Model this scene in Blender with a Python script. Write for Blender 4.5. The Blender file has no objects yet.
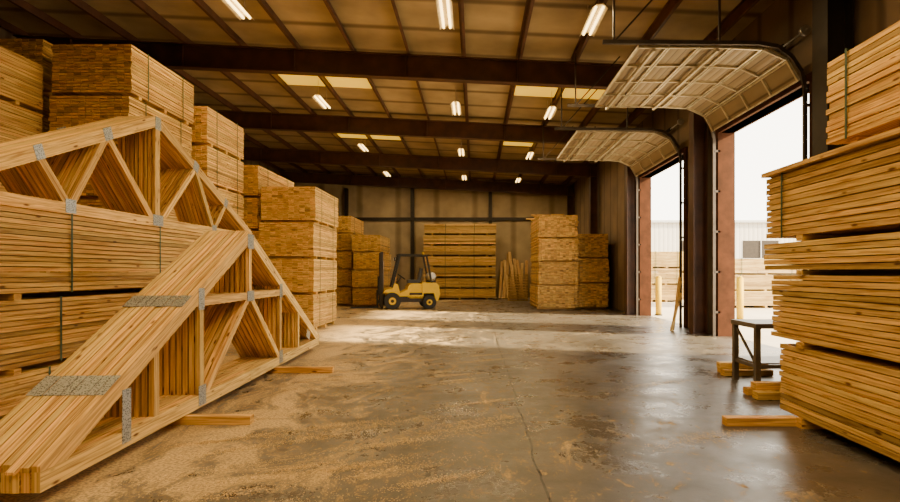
import bpy, math, random
from mathutils import Vector, Matrix
random.seed(7)
R=random.random
def U(a,b): return a+(b-a)*R()

# ------------------------------------------------------------------ materials
def newmat(name):
    m=bpy.data.materials.new(name); m.use_nodes=True
    nt=m.node_tree; b=nt.nodes['Principled BSDF']
    return m,nt,b
def N(nt,t,**k):
    n=nt.nodes.new(t)
    for a,v in k.items(): setattr(n,a,v)
    return n
def plain(name,col,rough=.6,metal=0,var=.25,scale=6,bump=.0,emit=None,es=0,spec=.5):
    m,nt,b=newmat(name); L=nt.links
    tc=N(nt,'ShaderNodeTexCoord'); no=N(nt,'ShaderNodeTexNoise')
    no.inputs['Scale'].default_value=scale; no.inputs['Detail'].default_value=6
    L.new(tc.outputs['Object'],no.inputs['Vector'])
    r=N(nt,'ShaderNodeValToRGB')
    r.color_ramp.elements[0].position=.3; r.color_ramp.elements[1].position=.7
    r.color_ramp.elements[0].color=(*[c*(1-var) for c in col],1)
    r.color_ramp.elements[1].color=(*[min(1,c*(1+var)) for c in col],1)
    L.new(no.outputs['Fac'],r.inputs['Fac']); L.new(r.outputs['Color'],b.inputs['Base Color'])
    b.inputs['Roughness'].default_value=rough; b.inputs['Metallic'].default_value=metal
    b.inputs['Specular IOR Level'].default_value=spec
    if bump:
        bp=N(nt,'ShaderNodeBump'); bp.inputs['Strength'].default_value=bump; bp.inputs['Distance'].default_value=.02
        L.new(no.outputs['Fac'],bp.inputs['Height']); L.new(bp.outputs['Normal'],b.inputs['Normal'])
    if emit:
        b.inputs['Emission Color'].default_value=(*emit,1); b.inputs['Emission Strength'].default_value=es
    return m

def woodmat():
    m,nt,b=newmat('softwood_lumber'); L=nt.links
    at=N(nt,'ShaderNodeAttribute',attribute_name='Col')
    uv=N(nt,'ShaderNodeUVMap',uv_map='UVMap')
    mp=N(nt,'ShaderNodeMapping'); mp.inputs['Scale'].default_value=(1.6,45,1)
    L.new(uv.outputs['UV'],mp.inputs['Vector'])
    n=N(nt,'ShaderNodeTexNoise'); n.inputs['Scale'].default_value=1; n.inputs['Detail'].default_value=5; n.inputs['Distortion'].default_value=.8
    L.new(mp.outputs['Vector'],n.inputs['Vector'])
    r=N(nt,'ShaderNodeValToRGB'); e=r.color_ramp.elements
    e[0].position=.3; e[0].color=(.48,.34,.20,1); e[1].position=.6; e[1].color=(1.08,1.07,1.0,1)
    L.new(n.outputs['Fac'],r.inputs['Fac'])
    mx=N(nt,'ShaderNodeMix',data_type='RGBA',blend_type='MULTIPLY'); mx.inputs['Factor'].default_value=1
    L.new(at.outputs['Color'],mx.inputs['A']); L.new(r.outputs['Color'],mx.inputs['B'])
    mp2=N(nt,'ShaderNodeMapping'); mp2.inputs['Scale'].default_value=(2.6,9,1)
    L.new(uv.outputs['UV'],mp2.inputs['Vector'])
    v=N(nt,'ShaderNodeTexVoronoi'); v.inputs['Scale'].default_value=1
    L.new(mp2.outputs['Vector'],v.inputs['Vector'])
    rk=N(nt,'ShaderNodeValToRGB'); e=rk.color_ramp.elements
    e[0].position=.07; e[0].color=(.22,.12,.06,1); e[1].position=.15; e[1].color=(1,1,1,1)
    L.new(v.outputs['Distance'],rk.inputs['Fac'])
    mx2=N(nt,'ShaderNodeMix',data_type='RGBA',blend_type='MULTIPLY'); mx2.inputs['Factor'].default_value=1
    L.new(mx.outputs['Result'],mx2.inputs['A']); L.new(rk.outputs['Color'],mx2.inputs['B'])
    L.new(mx2.outputs['Result'],b.inputs['Base Color'])
    b.inputs['Roughness'].default_value=.65; b.inputs['Specular IOR Level'].default_value=.3
    bp=N(nt,'ShaderNodeBump'); bp.inputs['Strength'].default_value=.25; bp.inputs['Distance'].default_value=.004
    L.new(n.outputs['Fac'],bp.inputs['Height']); L.new(bp.outputs['Normal'],b.inputs['Normal'])
    return m
WOOD=woodmat()
STRAP=plain('dark_green_strap',(.02,.06,.025),.45)
DARK=plain('dark_steel',(.025,.018,.013),.5,.4)
RED=plain('rust_red_primer_steel',(.055,.018,.007),.8,0,.35,4,spec=.15)
BEAM=plain('brown_primer_steel',(.065,.023,.009),.5,.1,.35,3)
PURL=plain('purlin_steel',(.10,.04,.018),.55,.1,.3,3)
YEL=plain('forklift_yellow_paint',(.62,.40,.002),.5,0,.05,spec=.25)
BLK=plain('black_rubber',(.012,.011,.010),.75)
GREY=plain('grey_metal',(.45,.44,.42),.35,.8,.1)
TANKW=plain('lpg_tank_paint',(.62,.60,.55),.35,.2,.05)
BOLL=plain('bollard_yellow',(.55,.36,.002),.6,0,.06,spec=.2)
LAMP=plain('lamp_tube',(1,.9,.7),.5,0,0,1,0,(1.0,.66,.2),8)
SKYL=plain('translucent_roof_panel',(.9,.62,.08),.5,0,.1,3,0,(1.0,.56,.02),.95)
HOUS=plain('lamp_housing',(.5,.42,.3),.4)
SEAT=plain('seat_vinyl',(.02,.02,.02),.5)
BENCH=plain('worn_bench_steel',(.14,.115,.09),.45,.5)

def galv():
    m,nt,b=newmat('galvanised_plate'); L=nt.links
    tc=N(nt,'ShaderNodeTexCoord')
    v=N(nt,'ShaderNodeTexVoronoi'); v.inputs['Scale'].default_value=60
    L.new(tc.outputs['Object'],v.inputs['Vector'])
    r=N(nt,'ShaderNodeValToRGB'); e=r.color_ramp.elements
    e[0].position=.25; e[0].color=(.09,.10,.10,1); e[1].position=.5; e[1].color=(.42,.44,.44,1)
    L.new(v.outputs['Distance'],r.inputs['Fac']); L.new(r.outputs['Color'],b.inputs['Base Color'])
    b.inputs['Metallic'].default_value=.6; b.inputs['Roughness'].default_value=.4
    return m
GALV=galv()

# ------------------------------------------------------------------ mesh builder
class MB:
    def __init__(s,mats): s.v=[];s.f=[];s.c=[];s.uv=[];s.m=[];s.mats=mats;s.smooth=[]
    def face(s,idx,col,uvs,mat,sm=False):
        s.f.append(idx); s.m.append(mat); s.smooth.append(sm)
        for u in uvs: s.uv.extend(u)
        for _ in idx: s.c.extend((*col,1))
    def box(self,c,d,col=(1,1,1),mat=0,long=1,M=None):
        s=self
        o=len(s.v); hx,hy,hz=d[0]/2,d[1]/2,d[2]/2
        loc=[(x,y,z) for x in(-hx,hx) for y in(-hy,hy) for z in(-hz,hz)]
        for p in loc:
            q=Vector(p)
            if M is not None: q=M@q
            s.v.append((c[0]+q[0],c[1]+q[1],c[2]+q[2]))
        ru,rv=U(0,50),U(0,50)
        F=[((0,1,3,2),0),((4,6,7,5),0),((0,4,5,1),1),((2,3,7,6),1),((0,2,6,4),2),((1,5,7,3),2)]
        for idx,ax in F:
            if ax==long:
                oth=[a for a in range(3) if a!=long]
                uvs=[(ru+loc[i][oth[0]]*3,rv+loc[i][oth[1]]) for i in idx]
                cc=(col[0]*.90,col[1]*.84,col[2]*.66)
            else:
                o2=[a for a in range(3) if a!=long and a!=ax][0]
                uvs=[(ru+loc[i][long],rv+loc[i][o2]+ax*.37) for i in idx]; cc=col
            s.face(tuple(o+i for i in idx),cc,uvs,mat)
    def beam(s,p0,p1,w,h,col=(1,1,1),mat=0):
        p0=Vector(p0);p1=Vector(p1);d=p1-p0;L=d.length
        y=d.normalized(); up=Vector((0,0,1))
        if abs(y.z)>.95: up=Vector((1,0,0))
        x=y.cross(up).normalized(); z=x.cross(y)
        M=Matrix((x,y,z)).transposed()
        s.box((p0+p1)/2,(w,L,h),col,mat,1,M)
    def prism(s,pts,a,b,axis,col=(1,1,1),mat=0,dir=None):
        n=len(pts);o=len(s.v)
        def P(p,t):
            return {'x':(t,p[0],p[1]),'y':(p[0],t,p[1]),'z':(p[0],p[1],t)}[axis]
        for t in(a,b):
            for p in pts: s.v.append(P(p,t))
        if dir is None: dir=(1,0)
        dx,dy=dir; l=math.hypot(dx,dy); dx/=l;dy/=l
        ru,rv=U(0,50),U(0,50)
        def uv(p,t=0): return (ru+p[0]*dx+p[1]*dy, rv-p[0]*dy+p[1]*dx+t)
        s.face(tuple(o+i for i in range(n)),col,[uv(p) for p in pts],mat)
        s.face(tuple(o+n+i for i in reversed(range(n))),col,[uv(p,.5) for p in reversed(pts)],mat)
        for i in range(n):
            j=(i+1)%n
            s.face((o+i,o+n+i,o+n+j,o+j),col,[(uv(pts[i])[0],rv+9),(uv(pts[i])[0],rv+9+b-a),(uv(pts[j])[0],rv+9+b-a),(uv(pts[j])[0],rv+9)],mat)
    def cyl(s,p0,p1,r,n=16,col=(1,1,1),mat=0,r1=None):
        p0=Vector(p0);p1=Vector(p1);y=(p1-p0).normalized()
        up=Vector((0,0,1)) if abs(y.z)<.9 else Vector((1,0,0))
        a=y.cross(up).normalized();b=y.cross(a)
        if r1 is None:r1=r
        o=len(s.v)
        for p,rr in((p0,r),(p1,r1)):
            for i in range(n):
                t=2*math.pi*i/n; s.v.append(tuple(p+a*math.cos(t)*rr+b*math.sin(t)*rr))
        z=[(0,0)]*4
        for i in range(n):
            j=(i+1)%n; s.face((o+i,o+j,o+n+j,o+n+i),col,z,mat,True)
        s.face(tuple(o+i for i in reversed(range(n))),col,[(0,0)]*n,mat)
        s.face(tuple(o+n+i for i in range(n)),col,[(0,0)]*n,mat)
    def tube(s,pts,r,mat=0,n=8):
        for a,b in zip(pts,pts[1:]): s.cyl(a,b,r,n,mat=mat)
    def build(s,name,loc=(0,0,0),rz=0,parent=None):
        me=bpy.data.meshes.new(name); me.from_pydata(s.v,[],s.f)
        for m in s.mats: me.materials.append(m)
        me.polygons.foreach_set('material_index',s.m)
        me.polygons.foreach_set('use_smooth',s.smooth)
        ca=me.color_attributes.new(name='Col',type='FLOAT_COLOR',domain='CORNER')
        ca.data.foreach_set('color',s.c)
        ul=me.uv_layers.new(name='UVMap'); ul.data.foreach_set('uv',s.uv)
        me.update()
        ob=bpy.data.objects.new(name,me); bpy.context.scene.collection.objects.link(ob)
        ob.location=loc; ob.rotation_euler[2]=rz
        if parent: ob.parent=parent
        return ob
GOLD=(.74,.475,.155)
def wcol(base=(.70,.45,.15),v=.16):
    k=1+U(-v,v); h=U(-.04,.09)
    return (base[0]*k,base[1]*k*(1+h),base[2]*k*(1+h))

# ------------------------------------------------------------------ lumber packs
def pack(mb,x0,x1,y0,y1,z0,z1,axis='y',layer=.055,bw=.14,base=GOLD,jit=.012,v=.22):
    n=max(2,round((z1-z0)/layer)); h=(z1-z0)/n
    W=(x1-x0) if axis=='y' else (y1-y0)
    m=max(2,round(W/bw)); w=W/m
    for i in range(n):
        lj=U(-.008,.008)
        for j in range(m):
            e0,e1=U(-jit,jit)*1.2,U(-jit,jit)*1.2
            sx=U(-jit,jit)*.7 if j in(0,m-1) else 0
            col=wcol(base,v)
            if R()<.08: col=tuple(c*.6 for c in col)
            z=z0+h*(i+.5)
            if axis=='y':
                mb.box((x0+w*(j+.5)+sx+lj,(y0+y1)/2+e0,z),(w-.005,y1-y0+e1,h-.010),col,0,1)
            else:
                mb.box(((x0+x1)/2+e0,y0+w*(j+.5)+sx+lj,z),(x1-x0+e1,w-.005,h-.010),col,0,0)
def strap(mb,x0,x1,y0,y1,z0,z1,axis,t,mat=1,w=.028):
    e=.022
    if axis=='y':
        y=y0+(y1-y0)*t
        mb.box((x0-e,y,(z0+z1)/2),(.004,w,z1-z0+.03),(1,1,1),mat); mb.box((x1+e,y,(z0+z1)/2),(.004,w,z1-z0+.03),(1,1,1),mat)
        mb.box(((x0+x1)/2,y,z1+.006),(x1-x0+2*e,w,.004),(1,1,1),mat)
    else:
        x=x0+(x1-x0)*t
        mb.box((x,y0-e,(z0+z1)/2),(w,.004,z1-z0+.03),(1,1,1),mat); mb.box((x,y1+e,(z0+z1)/2),(w,.004,z1-z0+.03),(1,1,1),mat)
        mb.box((x,(y0+y1)/2,z1+.006),(w,y1-y0+2*e,.004),(1,1,1),mat)
def stack(name,x0,x1,y0,y1,levels,axis='y',off=.04,straps=(.22,.78),base=GOLD,layer=.055,bw=.14,jit=.012,v=.22):
    mb=MB([WOOD,STRAP])
    prev=0
    for i,(z0,z1) in enumerate(levels):
        dx,dy=(U(-off,off),U(-off,off)) if i else (0,0)
        a0,a1,b0,b1=x0+dx,x1+dx,y0+dy,y1+dy
        kk=U(.82,1.06); bb=tuple(c*kk for c in base)
        pack(mb,a0,a1,b0,b1,z0,z1,axis,layer,bw,bb,jit,v)
        for t in straps: strap(mb,a0,a1,b0,b1,z0,z1,axis,t)
        g=z0-prev
        if g>.01:
            for t in(.12,.5,.88):
                if axis=='y': mb.box(((a0+a1)/2,b0+(b1-b0)*t,prev+g/2),(a1-a0,.09,g),wcol(base),0,0)
                else: mb.box((a0+(a1-a0)*t,(b0+b1)/2,prev+g/2),(.09,b1-b0,g),wcol(base),0,1)
        prev=z1
    return mb.build(name)
def lv(top,n,start=.1,gap=.07):
    h=(top-start-gap*(n-1))/n
    return [(start+i*(h+gap),start+i*(h+gap)+h) for i in range(n)]

# right foreground stack
mb=MB([WOOD,STRAP])
RX=3.35
for (z0,z1,dx,y1,lay) in [(.10,.82,.0,6.15,.06),(.88,1.57,.0,6.32,.06),(1.62,1.92,-.02,6.45,.06),(1.98,2.66,-.01,6.42,.06)]:
    pack(mb,RX+dx,RX+dx+1.25,1.3,y1,z0,z1,'y',lay,.155,GOLD,.010)
    strap(mb,RX+dx,RX+dx+1.25,1.3,y1,z0,z1,'y',.45)
strap(mb,RX-.01,RX+1.24,1.3,6.42,1.98,2.66,'y',.93)
for z,g in((.04,.1),(.85,.06),(1.595,.05),(1.95,.06)):
    for y in(1.8,3.8,5.75):
        mb.box((RX+.6,y,z if z>.1 else .05),(1.25,.1,g),wcol(),0,0)
mb.box((RX+.47,3.8,2.695),(1.1,5.2,.045),wcol(),0,1)
for y in (2,3.9,5.4): mb.box((RX+.9,y,2.81),(1.2,.1,.18),wcol(),0,0)
pack(mb,3.6,4.85,1.2,5.72,2.9,3.74,'y',.06,.155,GOLD,.012)
strap(mb,3.6,4.85,1.2,5.72,2.9,3.74,'y',.93); strap(mb,3.6,4.85,1.2,5.72,2.9,3.74,'y',.5)
mb.box((2.98,5.85,.045),(.75,.12,.085),wcol(),0,0)
mb.build('lumber_stack')

# left near stack that carries the rear truss bundle
LB=(.68,.43,.135)
mb=MB([WOOD,STRAP])
for (z0,z1,x,y1) in [(.10,.50,-4.92,9.6),(.56,1.30,-4.95,10.0),(1.37,2.29,-4.90,10.2)]:
    pack(mb,x-1.5,x,2.6,y1,z0,z1,'y',.058,.15,LB,.014)
    for t in(.25,.55,.8): strap(mb,x-1.5,x,2.6,y1,z0,z1,'y',t)
for z,g in((.05,.1),(.53,.06),(1.335,.07)):
    for y in(3.2,6,9): mb.box((-5.65,y,z),(1.5,.1,g),wcol(),0,0)
mb.build('lumber_stack')

stack('lumber_stack',-8.0,-6.5,10.55,12.9,lv(5.9,6),'y')
stack('lumber_stack',-10.2,-8.1,5.6,10.45,lv(5.45,6),'y')
stack('lumber_stack',-10.2,-8.3,10.8,13.2,lv(6.1,6),'y')
stack('lumber_stack',-8.0,-6.2,13.0,15.05,lv(5.45,6),'y')
stack('lumber_stack',-7.4,-5.85,15.2,18.2,lv(4.5,5),'y')
stack('lumber_stack',-5.75,-4.3,14.9,17.4,lv(3.88,4),'y',off=.05)
stack('lumber_stack',-8.2,-6.6,18.6,22.0,lv(4.2,5),'y')
stack('lumber_stack',-7.6,-5.85,26.5,29.5,lv(4.25,5),'y')
stack('lumber_stack',-5.6,-4.3,25.6,28.5,lv(3.3,4),'y')
stack('lumber_stack',-3.0,1.2,32.6,34.2,lv(3.75,6,gap=.1)+[(3.85,4.4)],'x',straps=(.3,.7),base=(.60,.39,.13),layer=.1)
RB=(.72,.46,.16)
stack('lumber_stack',2.65,4.3,23.6,27,lv(4.0,4),'y',base=RB,jit=.04,v=.28,bw=.13,layer=.065)
stack('lumber_stack',4.38,5.75,24.2,27.4,lv(3.25,3),'y',base=RB,jit=.04,v=.28,bw=.13,layer=.065)
mb=MB([WOOD])
for i in range(9): mb.box((3.2+U(-.4,.5),24.2+i*.3,4.06+.05*(i%2)),(U(.5,1.0),.14,.045),wcol(RB),0,0)
mb.build('loose_boards')
# outdoors
OB=(.52,.37,.15)
stack('lumber_stack',9.2,11.3,30,33,lv(2.7,3),'x',base=OB)
stack('lumber_stack',11.0,15,25,28,lv(2.2,3),'x',base=OB)
stack('lumber_stack',11.8,14.5,34,36,lv(2.6,3),'x',base=OB)

# ------------------------------------------------------------------ truss bundles
def truss_bundle(name,half,H,n,pitch,webs,plates,tops,loc,rz,bc=.14):
    mb=MB([WOOD,GALV]); ch=.15; base=(.80,.53,.185)
    m=(H-.18)/half; cs=1/math.hypot(1,m); wv=ch/cs; S=2*half
    def top(s): return .18+m*s if s<half else .18+m*(S-s)
    for i in range(n):
        x1=-i*pitch; x0=x1-pitch+.010; j=U(-.006,.006) if i else 0
        def P(pts,dir,rec=0): mb.prism([(a+j,b) for a,b in pts],x0+rec,x1-rec,'x',wcol(base,.22),0,dir)
        s1=(bc-(.18-wv))/m
        e=U(-.05,.03) if i else 0
        P([(e,bc),(s1,bc),(half,H-wv),(half,H),(e,.18+m*e)],(1,m))
        P([(S,bc),(S,.18),(half+.001,H),(half+.001,H-wv),(S-s1,bc)],(1,-m))
        P([(0,0),(half,0),(half,bc),(0,bc)],(1,0)); P([(half+.004,0),(S,0),(S,bc),(half+.004,bc)],(1,0))
        for (a,b,w) in webs:
            a=Vector(a);b=Vector(b);d=(b-a).normalized();nn=Vector((-d.y,d.x))*w/2
            P([tuple(a-nn),tuple(b-nn),tuple(b+nn),tuple(a+nn)],(d.x,d.y),.004)
    for (s,z,w,h,ang) in plates:
        Mx=Matrix.Rotation(ang,3,'X')
        for xx in (.003,-n*pitch-.001): mb.box((xx,s,z),(.004,w,h),(1,1,1),1,1,Mx)
    for (s,w) in tops:
        sl=math.atan(m) if s<half else -math.atan(m)
        for i in range(n):
            mb.box((-(i+.5)*pitch,s+U(-.01,.01),top(s)+.007+U(0,.001)),(pitch-.004,w,.005),(1,1,1),1,1,Matrix.Rotation(sl,3,'X'))
    return mb.build(name,loc,rz)
half=3.94;H=2.07
def tp1(s): 
    m=(H-.18)/half; return .18+m*(s if s<half else 2*half-s)-.12
zc=1.17
webs=[((2.45,.07),(2.45,tp1(2.45)),.10),((5.3,.07),(5.3,tp1(5.3)),.10),((2.15,zc),(5.65,zc),.10),
      ((2.55,.12),(half-.05,zc-.02),.09),((5.25,.12),(half+.04,zc-.02),.09),((half,zc),(half,tp1(half)),.10),
      ((1.5,.1),(1.5,tp1(1.5)),.09),((6.35,.1),(6.35,tp1(6.35)),.09)]
a=math.atan((H-.18)/half)
pl=[(1.0,.27,.13,.46,0),(2.45,.13,.18,.22,0),(2.43,zc+.03,.14,.24,0),(half,zc,.26,.14,0),(5.3,zc+.03,.14,.22,0),(5.3,.13,.18,.2,0),(7.0,.3,.25,.16,-a),(half,1.92,.22,.2,0)]
truss_bundle('roof_truss_bundle',half,H,9,.068,webs,pl,[(.80,.26),(2.1,.24)],(-2.95,3.80,.1),.038)
# rear bundle on the stack
half2=3.72;H2=1.74
def tp2(s):
    m=(H2-.18)/half2; return .18+m*(s if s<half2 else 2*half2-s)-.1
w2=[]
def q(y): return y-5.08
for f in(1,-1):
    def g(s): return s if f==1 else 2*half2-s
    for s0,t0,s1,t1 in[(q(6.4),1,q(6.9),0),(q(6.9),0,q(7.6),1),(q(7.6),1,q(8.7),0)]:
        w2.append(((g(s0),tp2(s0) if t0 else .08),(g(s1),tp2(s1) if t1 else .08),.10))
w2.append(((half2,.08),(half2,tp2(half2)),.13))
a2=math.atan((H2-.18)/half2)
p2=[]
for f in(1,-1):
    def g(s): return s if f==1 else 2*half2-s
    p2+=[(g(q(6.4)),tp2(q(6.4))+.03,.14,.17,a2*f),(g(q(6.9)),.1,.18,.17,0),(g(q(7.6)),tp2(q(7.6))+.03,.18,.17,a2*f)]
p2+=[(half2,.1,.28,.17,0),(half2,1.62,.16,.2,0)]
truss_bundle('roof_truss_bundle',half2,H2,9,.068,w2,p2,[(5.6,.2)],(-4.98,5.08,2.31),0)
mb=MB([WOOD]);
for y,l in((5.9,1.35),(8.9,1.45)): mb.box((-3.0-.75+l/2+.05,y,.048),(l,.1,.09),wcol(),0,0)
mb.build('dunnage_blocks')

# ------------------------------------------------------------------ room shell
def zr(x): return 7.4-.048*x
def floor_mat():
    m,nt,b=newmat('worn_concrete_floor'); L=nt.links
    tc=N(nt,'ShaderNodeTexCoord')
    n1=N(nt,'ShaderNodeTexNoise'); n1.inputs['Scale'].default_value=.6; n1.inputs['Detail'].default_value=12; n1.inputs['Roughness'].default_value=.7; n1.inputs['Distortion'].default_value=.3
    L.new(tc.outputs['Object'],n1.inputs['Vector'])
    r=N(nt,'ShaderNodeValToRGB'); e=r.color_ramp.elements
    e[0].position=.33; e[0].color=(.036,.031,.026,1); e[1].position=.70; e[1].color=(.125,.108,.09,1)
    L.new(n1.outputs['Fac'],r.inputs['Fac'])
    sx=N(nt,'ShaderNodeSeparateXYZ'); L.new(tc.outputs['Object'],sx.inputs[0])
    def sawmask(scale,nsc,dist,rot,e0,e1,x0,x1,v0,v1):
        mp=N(nt,'ShaderNodeMapping'); mp.inputs['Scale'].default_value=scale; mp.inputs['Rotation'].default_value=(0,0,rot)
        L.new(tc.outputs['Object'],mp.inputs['Vector'])
        n2=N(nt,'ShaderNodeTexNoise'); n2.inputs['Scale'].default_value=nsc; n2.inputs['Detail'].default_value=12; n2.inputs['Roughness'].default_value=.8; n2.inputs['Distortion'].default_value=dist
        L.new(mp.outputs['Vector'],n2.inputs['Vector'])
        mr=N(nt,'ShaderNodeMapRange'); mr.inputs['From Min'].default_value=x0; mr.inputs['From Max'].default_value=x1; mr.inputs['To Min'].default_value=v0; mr.inputs['To Max'].default_value=v1
        L.new(sx.outputs['X'],mr.inputs['Value'])
        ad=N(nt,'ShaderNodeMath',operation='ADD'); L.new(n2.outputs['Fac'],ad.inputs[0]); L.new(mr.outputs['Result'],ad.inputs[1])
        r2=N(nt,'ShaderNodeValToRGB'); ee=r2.color_ramp.elements
        ee[0].position=e0; ee[0].color=(0,0,0,1); ee[1].position=e1; ee[1].color=(.95,.95,.95,1)
        L.new(ad.outputs[0],r2.inputs['Fac'])
        return n2,r2
    n2,ra=sawmask((1.0,.55,1),1.1,1.2,.5,.545,.62,-3.0,1.2,.115,-.05)
    n22,rb=sawmask((1.3,.8,1),6,.8,-.3,.57,.68,-3.2,3.5,.08,-.01)
    r2=N(nt,'ShaderNodeMath',operation='MAXIMUM'); L.new(ra.outputs['Color'],r2.inputs[0]); L.new(rb.outputs['Color'],r2.inputs[1])
    ng=N(nt,'ShaderNodeTexNoise'); ng.inputs['Scale'].default_value=42; ng.inputs['Detail'].default_value=4; L.new(tc.outputs['Object'],ng.inputs['Vector'])
    gr=N(nt,'ShaderNodeMapRange'); gr.inputs['From Min'].default_value=.38; gr.inputs['From Max'].default_value=.54; gr.inputs['To Min'].default_value=.35; gr.inputs['To Max'].default_value=1
    L.new(ng.outputs['Fac'],gr.inputs['Value'])
    rm=N(nt,'ShaderNodeMath',operation='MULTIPLY'); L.new(r2.outputs[0],rm.inputs[0]); L.new(gr.outputs['Result'],rm.inputs[1])
    mx=N(nt,'ShaderNodeMix',data_type='RGBA'); L.new(rm.outputs[0],mx.inputs['Factor'])
    L.new(r.outputs['Color'],mx.inputs['A']); mx.inputs['B'].default_value=(.62,.44,.21,1)
    n3=N(nt,'ShaderNodeTexNoise'); n3.inputs['Scale'].default_value=1.2; n3.inputs['Detail'].default_value=5
    L.new(tc.outputs['Object'],n3.inputs['Vector'])
    c1=N(nt,'ShaderNodeMath',operation='MULTIPLY_ADD'); c1.inputs[1].default_value=.16; L.new(n3.outputs['Fac'],c1.inputs[0]); L.new(sx.outputs['X'],c1.inputs[2])
    c2=N(nt,'ShaderNodeMath',operation='SUBTRACT'); c2.inputs[1].default_value=.60; L.new(c1.outputs[0],c2.inputs[0])
    c3=N(nt,'ShaderNodeMath',operation='ABSOLUTE'); L.new(c2.outputs[0],c3.inputs[0])
    c4=N(nt,'ShaderNodeMath',operation='LESS_THAN'); c4.inputs[1].default_value=.010; L.new(c3.outputs[0],c4.inputs[0])
    d1=N(nt,'ShaderNodeMath',operation='PINGPONG'); d1.inputs[1].default_value=3.05
    L.new(sx.outputs['Y'],d1.inputs[0])
    d2=N(nt,'ShaderNodeMath',operation='LESS_THAN'); d2.inputs[1].default_value=.006; L.new(d1.outputs[0],d2.inputs[0])
    c5=N(nt,'ShaderNodeMath',operation='MAXIMUM'); L.new(c4.outputs[0],c5.inputs[0]); L.new(d2.outputs[0],c5.inputs[1])
    mx2=N(nt,'ShaderNodeMix',data_type='RGBA'); L.new(c5.outputs[0],mx2.inputs['Factor']); L.new(mx.outputs['Result'],mx2.inputs['A']); mx2.inputs['B'].default_value=(.008,.007,.006,1)
    L.new(mx2.outputs['Result'],b.inputs['Base Color'])
    n4=N(nt,'ShaderNodeTexNoise'); n4.inputs['Scale'].default_value=1.3; n4.inputs['Detail'].default_value=10; n4.inputs['Roughness'].default_value=.68
    L.new(tc.outputs['Object'],n4.inputs['Vector'])
    rr=N(nt,'ShaderNodeMapRange'); rr.inputs['From Min'].default_value=.34; rr.inputs['From Max'].default_value=.64; rr.inputs['To Min'].default_value=.18; rr.inputs['To Max'].default_value=.44
    L.new(n4.outputs['Fac'],rr.inputs['Value'])
    am=N(nt,'ShaderNodeMath',operation='ADD',use_clamp=True); L.new(rr.outputs['Result'],am.inputs[0]); L.new(rm.outputs[0],am.inputs[1])
    L.new(am.outputs[0],b.inputs['Roughness'])
    bp=N(nt,'ShaderNodeBump'); bp.inputs['Strength'].default_value=.2; bp.inputs['Distance'].default_value=.02
    L.new(n22.outputs['Fac'],bp.inputs['Height']); L.new(bp.outputs['Normal'],b.inputs['Normal'])
    return m
def ribbed(name,c0,c1,axis,period,rough=.6,dirt=.4,bump=.6,nsc=.8):
    m,nt,b=newmat(name); L=nt.links
    tc=N(nt,'ShaderNodeTexCoord'); w=N(nt,'ShaderNodeTexWave',bands_direction=axis)
    w.inputs['Scale'].default_value=.314/period
    L.new(tc.outputs['Object'],w.inputs['Vector'])
    n=N(nt,'ShaderNodeTexNoise'); n.inputs['Scale'].default_value=nsc; n.inputs['Detail'].default_value=7
    L.new(tc.outputs['Object'],n.inputs['Vector'])
    r=N(nt,'ShaderNodeValToRGB'); e=r.color_ramp.elements
    e[0].position=.3; e[0].color=(*[c*(1-dirt) for c in c1],1); e[1].position=.7; e[1].color=(*c1,1)
    L.new(n.outputs['Fac'],r.inputs['Fac'])
    r2=N(nt,'ShaderNodeValToRGB'); e=r2.color_ramp.elements
    e[0].position=.0; e[0].color=(*[a/max(bb,.001) for a,bb in zip(c0,c1)],1); e[1].position=.10; e[1].color=(1,1,1,1)
    L.new(w.outputs['Fac'],r2.inputs['Fac'])
    mx=N(nt,'ShaderNodeMix',data_type='RGBA',blend_type='MULTIPLY'); mx.inputs['Factor'].default_value=1
    L.new(r.outputs['Color'],mx.inputs['A']); L.new(r2.outputs['Color'],mx.inputs['B']); L.new(mx.outputs['Result'],b.inputs['Base Color'])
    b.inputs['Roughness'].default_value=rough
    bp=N(nt,'ShaderNodeBump'); bp.inputs['Strength'].default_value=bump; bp.inputs['Distance'].default_value=.03
    L.new(w.outputs['Fac'],bp.inputs['Height']); L.new(bp.outputs['Normal'],b.inputs['Normal'])
    return m
FLOOR=floor_mat()
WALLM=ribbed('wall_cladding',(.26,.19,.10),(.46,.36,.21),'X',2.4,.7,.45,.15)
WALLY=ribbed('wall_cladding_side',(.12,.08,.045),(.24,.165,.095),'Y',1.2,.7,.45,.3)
DECK=ribbed('roof_insulation_liner',(.20,.13,.055),(.54,.40,.20),'Y',1.5,.7,.45,.5)
YARD=plain('yard_concrete',(.50,.44,.34),.8,0,.12,.6)
def slab(name,x0,x1,y0,y1,z0,z1,mat):
    b=MB([mat]); b.box(((x0+x1)/2,(y0+y1)/2,(z0+z1)/2),(x1-x0,y1-y0,z1-z0)); return b.build(name)
slab('floor',-12.3,6.4,-5,35.3,-.2,0,FLOOR)
slab('yard_ground',6.4,120,-40,150,-.22,-.02,YARD)
slab('wall_back',-12.3,6.4,35,35.3,0,8.1,WALLM)
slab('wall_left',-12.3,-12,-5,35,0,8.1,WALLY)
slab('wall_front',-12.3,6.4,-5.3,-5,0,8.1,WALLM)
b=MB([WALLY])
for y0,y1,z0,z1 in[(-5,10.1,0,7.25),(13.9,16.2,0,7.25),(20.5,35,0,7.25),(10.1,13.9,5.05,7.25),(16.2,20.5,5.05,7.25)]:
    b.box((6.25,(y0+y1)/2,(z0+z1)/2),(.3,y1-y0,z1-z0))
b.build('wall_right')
b=MB([DECK]); b.prism([(-12.3,zr(-12.3)),(6.6,zr(6.6)),(6.6,zr(6.6)+.1),(-12.3,zr(-12.3)+.1)],-5.3,35.3,'y'); b.build('ceiling')
b=MB([PURL]); x=-11.9
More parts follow.
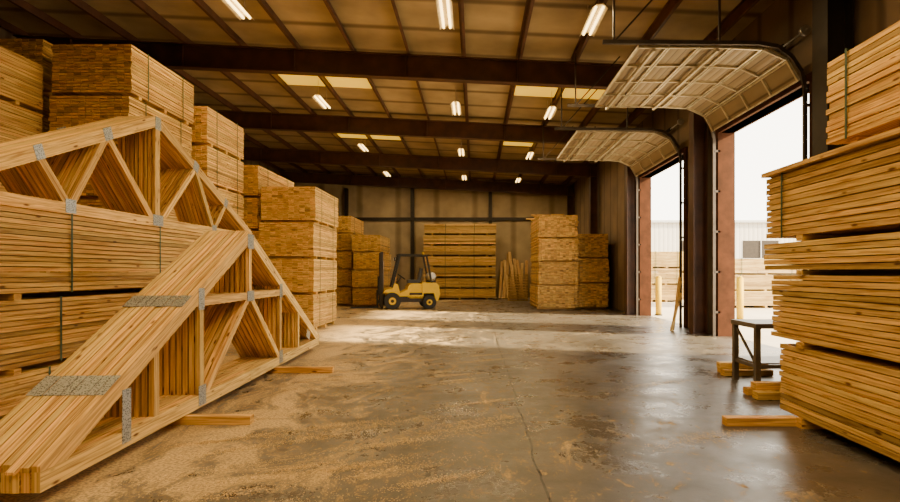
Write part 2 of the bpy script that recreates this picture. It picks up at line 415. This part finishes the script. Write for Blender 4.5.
while x<6:
    z=zr(x); b.box((x,15,z-.12),(.012,40,.22)); b.box((x+.03,15,z-.225),(.07,40,.012)); b.box((x-.03,15,z-.012),(.07,40,.012)); x+=1.45
b.build('ceiling_purlins')
for y in(1.8,8.2,14.6,20.9,27.5,34.2):
    b=MB([BEAM])
    def sl(x0,x1,o0,o1,t):
        b.prism([(x0,zr(x0)-o1),(x1,zr(x1)-o1),(x1,zr(x1)-o0),(x0,zr(x0)-o0)],y-t,y+t,'y')
    sl(-11.95,5.98,.24,.26,.12); sl(-11.95,5.98,.26,.82,.008); sl(-11.95,5.98,.82,.85,.12)
    xx=-10.5
    while xx<5.5:
        b.prism([(xx,zr(xx)-.82),(xx+.015,zr(xx)-.82),(xx+.015,zr(xx)-.26),(xx,zr(xx)-.26)],y-.1,y+.1,'y'); xx+=2.9
    b.build('rafter_beam')
def icol(name,x,y,zt,mat,w=.26,d=.32):
    b=MB([mat])
    b.box((x-d/2,y,zt/2),(.02,w,zt)); b.box((x+d/2,y,zt/2),(.02,w,zt)); b.box((x,y,zt/2),(d,.015,zt)); b.box((x,y,.01),(d+.1,w+.1,.02))
    return b.build(name)
for y in(9.0,): icol('steel_column',5.75,y,6.7,DARK,.4,.4)
for y in(14.6,20.9,27.5,34.2): icol('steel_column',5.82,y,6.7,BEAM,.3,.34)
for y in(8.2,14.6,20.9,27.5,34.2): icol('steel_column',-11.75,y,7.3,BEAM)
for x in(-8,-3.9,.95): 
    b=MB([DARK]); b.box((x,34.85,3.4),(.02,.25,6.8)); b.box((x,34.73,3.4),(.2,.02,6.8)); b.box((x,34.97,3.4),(.2,.02,6.8)); b.build('steel_column')
b=MB([DARK])
for z in(4.9,): b.box((-3,34.93,z),(17.8,.12,.2))
b.build('wall_girts')
# ------------------------------------------------------------------ overhead doors
PANEL=ribbed('door_panel_skin',(.14,.09,.045),(.33,.245,.135),'X',.15,.5,.25,.25)
FRAME=plain('door_frame_steel',(.58,.51,.35),.4,.5)
TRACK=plain('door_track_steel',(.07,.055,.045),.45,.6)
def door(y0,y1):
    b=MB([PANEL,FRAME,GREY,RED,DARK,TRACK])
    path=[(2.95,5.68),(3.52,5.68),(4.09,5.68),(4.66,5.67),(5.23,5.64),(5.66,5.45),(5.88,5.06)]
    for (xa,za),(xb,zb) in zip(path,path[1:]):
        d=Vector((xb-xa,0,zb-za)).normalized(); nr=Vector((-d.z,0,d.x))
        if nr.z<0: nr=-nr
        A=Vector((xa,0,za));B=Vector((xb,0,zb)); A2=A+d*.01;B2=B-d*.01
        def pr(o0,o1,P0,P1,ya,yb,mat):
            b.prism([( (P0+nr*o0).x,(P0+nr*o0).z),((P1+nr*o0).x,(P1+nr*o0).z),((P1+nr*o1).x,(P1+nr*o1).z),((P0+nr*o1).x,(P0+nr*o1).z)],ya,yb,'y',mat=mat)
        pr(.03,.05,A2,B2,y0+.05,y1-.05,0)
        pr(-.01,.03,A2,A2+d*.035,y0+.05,y1-.05,1); pr(-.01,.03,B2-d*.035,B2,y0+.05,y1-.05,1)
        k=4
        for i in range(k+1):
            yy=y0+.08+(y1-y0-.16)*i/k
            pr(-.015,.03,A2,B2,yy-.022,yy+.022,1)
    for xs in(3.25,4.4): b.box((xs,(y0+y1)/2,5.63),(.05,y1-y0-.1,.06),mat=1)
    for yy in(y0-.02,y1+.02):
        pts=[(2.3,yy,5.74),(5.1,yy,5.72),(5.45,yy,5.66),(5.7,yy,5.48),(5.88,yy,5.2),(5.94,yy,4.9),(5.94,yy,.0)]
        for p,qq in zip(pts,pts[1:]): b.beam(p,qq,.05,.07,mat=5)
        for xx in(2.5,4.4):
            b.box((xx,yy,(5.7+zr(xx)-.25)/2),(.035,.035,zr(xx)-.25-5.7),mat=5)
        b.beam((2.5,yy,5.74),(3.6,yy,zr(3)-.3),.03,.03,mat=5)
        for z in(.6,1.6,2.6,3.6,4.6): b.box((6.02,yy,z),(.14,.06,.05),mat=5)
    b.cyl((5.95,y0-.1,5.95),(5.95,y1+.1,5.95),.016,8,mat=2)
    for c in(.3,.7):
        ym=y0+(y1-y0)*c; b.cyl((5.95,ym-.45,5.95),(5.95,ym+.45,5.95),.05,12,mat=4)
    for yy in(y0,y1): b.cyl((5.95,yy-.04,5.95),(5.95,yy+.04,5.95),.09,14,mat=2)
    return b.build('overhead_door')
door(10.1,13.9); door(16.2,20.5)
for (y0,y1) in((10.1,13.9),(16.2,20.5)):
    b=MB([RED])
    for yy in(y0-.07,y1+.07): b.box((6.24,yy,2.5),(.42,.16,5.1))
    b.box((6.24,(y0+y1)/2,5.12),(.42,y1-y0+.3,.14)); b.build('door_trim')

# ------------------------------------------------------------------ lights
def fixture(x,y,p):
    z=zr(x)-.62
    b=MB([HOUS,LAMP])
    b.prism([(x-.16,z),(x-.07,z+.09),(x+.07,z+.09),(x+.16,z),(x+.15,z),(x+.06,z+.075),(x-.06,z+.075),(x-.15,z)],y-.65,y+.65,'y')
    for dx in(-.07,.07): b.cyl((x+dx,y-.62,z+.035),(x+dx,y+.62,z+.035),.025,8,mat=1)
    for dy in(-.5,.5): b.box((x,y+dy,(z+.09+zr(x)-.02)/2),(.012,.012,zr(x)-z-.11))
    ob=b.build('fluorescent_light_fixture')
    l=bpy.data.lights.new('lamp','AREA'); l.shape='RECTANGLE'; l.size=.28; l.size_y=1.25; l.energy=p; l.color=(1,.70,.33)
    lo=bpy.data.objects.new('lamp',l); bpy.context.scene.collection.objects.link(lo); lo.location=(x,y,z-.02); lo.parent=ob
for y in(-1.8,4.8,11.4,18,24.6,31.2):
    for x in(-4.9,-.6,2.4): fixture(x,y,150 if y<6 else (85 if y<30 else 120))
for y,xs in((16.9,[(-6.05,-4.7),(-4.6,-3.25),(1.2,2.55),(2.65,4.0)]),(24.0,[(-6.05,-4.7),(-4.6,-3.25),(1.2,2.55)]),(5,[(-6.05,-4.7),(-4.6,-3.25),(1.2,2.55)])):
    for x0,x1 in xs:
        b=MB([SKYL]); b.prism([(x0,zr(x0)-.03),(x1,zr(x1)-.03),(x1,zr(x1)-.005),(x0,zr(x0)-.005)],y-1.2,y+1.2,'y'); b.build('skylight_panel')

# ------------------------------------------------------------------ forklift
def forklift():
    b=MB([YEL,BLK,DARK,GREY,TANKW,SEAT,LAMP])
    b.prism([(-.85,.28),(.5,.28),(.5,.5),(-.85,.5)],-.5,.5,'y',mat=2)
    b.prism([(-.95,.42),(-.42,.42),(-.42,.62),(-.5,.98),(-.62,1.02),(-.72,.82),(-.95,.78)],-.52,.52,'y',mat=0)
    b.prism([(-.42,.36),(-.05,.36),(-.05,.46),(-.42,.46)],-.56,.56,'y',mat=2)
    b.prism([(-.12,.42),(.5,.42),(.5,1.0),(.0,1.0),(-.12,.86)],-.5,.5,'y',mat=0)
    b.prism([(.45,.62),(.9,.62),(.98,.3),(1.08,.32),(1.14,.55),(1.12,.9),(1.0,1.02),(.45,1.05)],-.55,.55,'y',mat=0)
    b.prism([(.45,.28),(.9,.28),(.9,.64),(.45,.64)],-.3,.3,'y',mat=2)
    b.prism([(-.42,.46),(-.12,.46),(-.12,.78),(-.42,.62)],-.49,.49,'y',mat=0)
    b.box((.2,0,.60),(.5,1.012,.09),mat=2)
    b.box((1.125,0,.72),(.03,.7,.18),mat=2)
    b.box((.15,0,1.08),(.48,.5,.13),mat=5); b.beam((.36,0,1.1),(.46,0,1.6),.46,.1,mat=5)
    b.cyl((-.55,0,.95),(-.33,0,1.25),.03,8,mat=2)
    c=Vector((-.32,0,1.27)); ax=Vector((.22,0,.3)).normalized(); u=Vector((0,1,0)); w=ax.cross(u)
    ring=[c+(u*math.cos(t)+w*math.sin(t))*.18 for t in[2*math.pi*i/16 for i in range(17)]]
    b.tube(ring,.016,1,6); b.tube([ring[0],ring[8]],.012,1,6)
    for dy in(.2,.28,.36): b.cyl((-.5,dy,1.0),(-.45,dy,1.22),.012,6,mat=1)
    for s in(-.5,.5):
        b.beam((-.72,s,.85),(-.42,s,2.12),.06,.07,mat=1)
        b.beam((.82,s,1.02),(.62,s,2.1),.06,.07,mat=1)
        b.beam((-.46,s,2.13),(.68,s,2.1),.06,.07,mat=1)
    b.beam((-.44,-.53,2.13),(-.44,.53,2.13),.07,.06,mat=1); b.beam((.66,-.53,2.1),(.66,.53,2.1),.07,.06,mat=1)
    for i in range(6):
        y=-.4+.16*i; b.beam((-.44,y,2.14),(.66,y,2.11),.03,.03,mat=1)
    for s in(-.42,.42): b.cyl((-.5,s,1.98),(-.58,s,1.97),.07,12,mat=1); b.cyl((-.58,s,1.97),(-.59,s,1.97),.06,12,mat=4)
    b.cyl((.6,.4,2.15),(.6,.4,2.26),.05,10,mat=0)
    b.cyl((.86,-.33,1.27),(.86,.33,1.27),.17,20,mat=4); b.cyl((.86,.33,1.27),(.86,.4,1.27),.17,20,mat=4,r1=.09); b.cyl((.86,-.4,1.27),(.86,-.33,1.27),.09,20,mat=4,r1=.17)
    for y in(-.2,.2): b.box((.86,y,1.08),(.34,.05,.08),mat=2); b.cyl((.86,y-.02,1.27),(.86,y+.02,1.27),.178,20,mat=2)
    for s in(-.34,.34):
        b.box((-1.12,s,1.16),(.12,.07,2.12),mat=2); b.box((-1.1,s*.8,1.14),(.1,.05,2.2),mat=2)
        b.cyl((-1.06,s*.45,.3),(-1.06,s*.45,1.9),.035,10,mat=3)
    for z in(.3,1.2,2.18): b.box((-1.1,0,z),(.08,.72,.1),mat=2)
    for z in(.3,.62): b.box((-1.22,0,z),(.05,.96,.1),mat=1)
    for y in(-.42,-.2,0,.2,.42): b.box((-1.22,y,.95),(.03,.03,.62),mat=1)
    b.box((-1.22,0,1.26),(.04,.9,.04),mat=1)
    for s in(-.26,.26):
        b.box((-1.265,s,.4),(.045,.12,.68),mat=1)
        b.prism([(-1.28,.05),(-1.28,.1),(-2.3,.075),(-2.3,.055)],s-.06,s+.06,'y',mat=1)
    for x,r,w in((-.72,.33,.24),(.72,.27,.2)):
        for s in(-1,1):
            y=s*.52
            b.cyl((x,y-w/2,r),(x,y+w/2,r),r*.94,28,mat=1)
            b.cyl((x,y-w/2+.03,r),(x,y+w/2-.03,r),r,28,mat=1)
            b.cyl((x,y+s*(w/2-.01),r),(x,y+s*(w/2+.012),r),r*.42,20,mat=0)
            b.cyl((x,y+s*(w/2+.01),r),(x,y+s*(w/2+.03),r),r*.2,12,mat=2)
    for s in(-1,1): b.prism([(-1.05,.66),(-.42,.66),(-.42,.72),(-1.0,.76),(-1.1,.6)],s*.52-.1,s*.52+.1,'y',mat=0)
    o=b.build('forklift',(-2.88,24.6,0),.22); o.scale=(1.1,1.1,1.1); return o
forklift()

# ------------------------------------------------------------------ props
def bollard(x,y):
    b=MB([BOLL,DARK]); b.cyl((x,y,-.02),(x,y,1.4),.11,18); b.cyl((x,y,1.4),(x,y,1.46),.11,18,r1=.05); b.cyl((x,y,-.02),(x,y,.03),.14,18,mat=1); b.build('safety_bollard')
bollard(8.8,18.6); bollard(6.85,20.9); bollard(7.2,10.0)
b=MB([BENCH,WOOD])
b.box((4.4,8.0,.86),(1.15,.75,.07),mat=0)
for x in(3.87,4.93):
    for y in(7.68,8.32): b.box((x,y,.42),(.07,.07,.83),mat=0)
for y in(7.68,8.32): b.box((4.4,y,.3),(1.06,.04,.05),mat=0)
for x in(3.87,4.93): b.box((x,8,.3),(.04,.6,.05),mat=0); b.beam((x,7.7,.32),(x,8.3,.8),.03,.03,mat=0)
b.box((4.4,8,.34),(1.04,.62,.02),mat=0)
b.box((4.5,8,.92),(.35,.25,.05),mat=0)
b.build('steel_workbench')
b=MB([WOOD])
for i,(x,y,z) in enumerate([(3.9,7.3,.05),(3.9,7.05,.05),(3.95,7.2,.14),(4.2,8.65,.05),(4.25,8.9,.05),(4.2,8.8,.14)]):
    b.box((x,y,z),(.75,.14,.088),wcol(GOLD),0,0)
b.build('timber_offcuts')
b=MB([WOOD])
for i in range(11):
    x=1.5+i*.16+U(-.05,.05); b.beam((x,U(33.0,34.0),.02),(x+U(-.3,.3),34.8,U(1.8,3.0)),.17,.05,wcol((.66,.45,.2)),0)
b.build('leaning_boards')
b=MB([WOOD])
for i in range(3):
    b.beam((5.25+i*.08,15.0+i*.15,.02),(5.55+i*.03,15.1+i*.12,U(1.0,1.5)),.1,.04,wcol((.6,.39,.15)),0)
b.build('leaning_boards')
def pallet(x,y,load=0):
    b=MB([WOOD])
    for k in range(load+1):
        z=k*.15
        for dx in(-.5,0,.5): b.box((x+dx,y,z+.055),(.04,1.0,.09),wcol((.6,.4,.16)),0,1)
        for i in range(7): b.box((x,y-.45+i*.15,z+.11),(1.1,.1,.02),wcol((.6,.4,.16)),0,0)
        for i in(-.4,0,.4): b.box((x,y+i,z+.01),(1.1,.1,.018),wcol((.6,.4,.16)),0,0)
    b.build('wooden_pallet')
pallet(2.4,31.5,9); pallet(-5.0,31.5,12)
# sawdust
b=MB([plain('sawdust',(.74,.54,.27),.9,0,.2,30)])
cl=[(U(-2.6,.2),U(3.6,11),U(.15,.6)) for _ in range(40)]+[(-1.0,4.6,.35),(-1.0,4.6,.25),(-.8,5.2,.25),(-1.5,5.4,.3),(-1.8,4.3,.3),(-2.2,5,.3),(-.3,4.3,.25),(2.2,5.4,.4),(2.6,8,.4)]
for _ in range(34000):
    cx,cy,s=random.choice(cl); t=random.gauss(0,s*.8); x=cx+t+random.gauss(0,s*.12); y=cy+t*.5+random.gauss(0,s*.16)
    if x<-2.8 or x>3.2 or y<2.5: continue
    if x<-2.2 and (abs(y-5.9)<.1 or abs(y-8.9)<.1): continue
    if x>2.5 and abs(y-5.85)<.12: continue
    r=U(.003,.010); a=U(0,6.28); h=.002+abs(random.gauss(0,.003)); o=len(b.v)
    ca,sa=math.cos(a)*r,math.sin(a)*r*1
    b.v+= [(x+ca,y+sa,h),(x-sa*.5,y+ca*.5,h+U(0,.004)),(x-ca,y-sa,h),(x+sa*.5,y-ca*.5,h+U(0,.003))]
    b.face((o,o+1,o+2,o+3),(1,1,1),[(0,0)]*4,0)
b.build('sawdust_scatter')
BW=ribbed('corrugated_siding',(.30,.28,.25),(.50,.48,.44),'X',.4,.6,.1,.4)
b=MB([BW,DARK,GREY])
b.box((32,57,3),(36,14,6)); b.box((32,56.9,6.1),(36.4,14.4,.2),mat=2)
for x in(20,25.5,31): b.box((x,49.98,3.6),(3.2,.06,1.6),mat=1)
for x in(20,25.5,31): b.box((x,49.92,3.6),(.08,.06,1.6),mat=2); b.box((x,49.92,2.78),(3.4,.1,.08),mat=2)
b.box((25.5,49.95,1.4),(3.4,.1,2.8),mat=2)
b.build('neighbouring_building')

# ------------------------------------------------------------------ world, sun, camera
w=bpy.data.worlds.new('World'); bpy.context.scene.world=w; w.use_nodes=True
bg=w.node_tree.nodes['Background']; bg.inputs['Color'].default_value=(1,.91,.74,1); bg.inputs['Strength'].default_value=9
s=bpy.data.lights.new('sun','SUN'); s.energy=40; s.angle=.07; s.color=(1,.76,.40)
so=bpy.data.objects.new('sun',s); bpy.context.scene.collection.objects.link(so)
so.rotation_euler=Vector((-1,.3,-.5)).to_track_quat('-Z','Y').to_euler(); so.location=(20,5,15)
cam=bpy.data.cameras.new('camera'); co=bpy.data.objects.new('camera',cam); bpy.context.scene.collection.objects.link(co)
co.location=(0,0,1.6); co.rotation_euler=(math.radians(90),0,0)
cam.sensor_width=36; cam.lens=22.4; cam.shift_x=-25/900; cam.shift_y=21/900; cam.clip_end=500
bpy.context.scene.camera=co
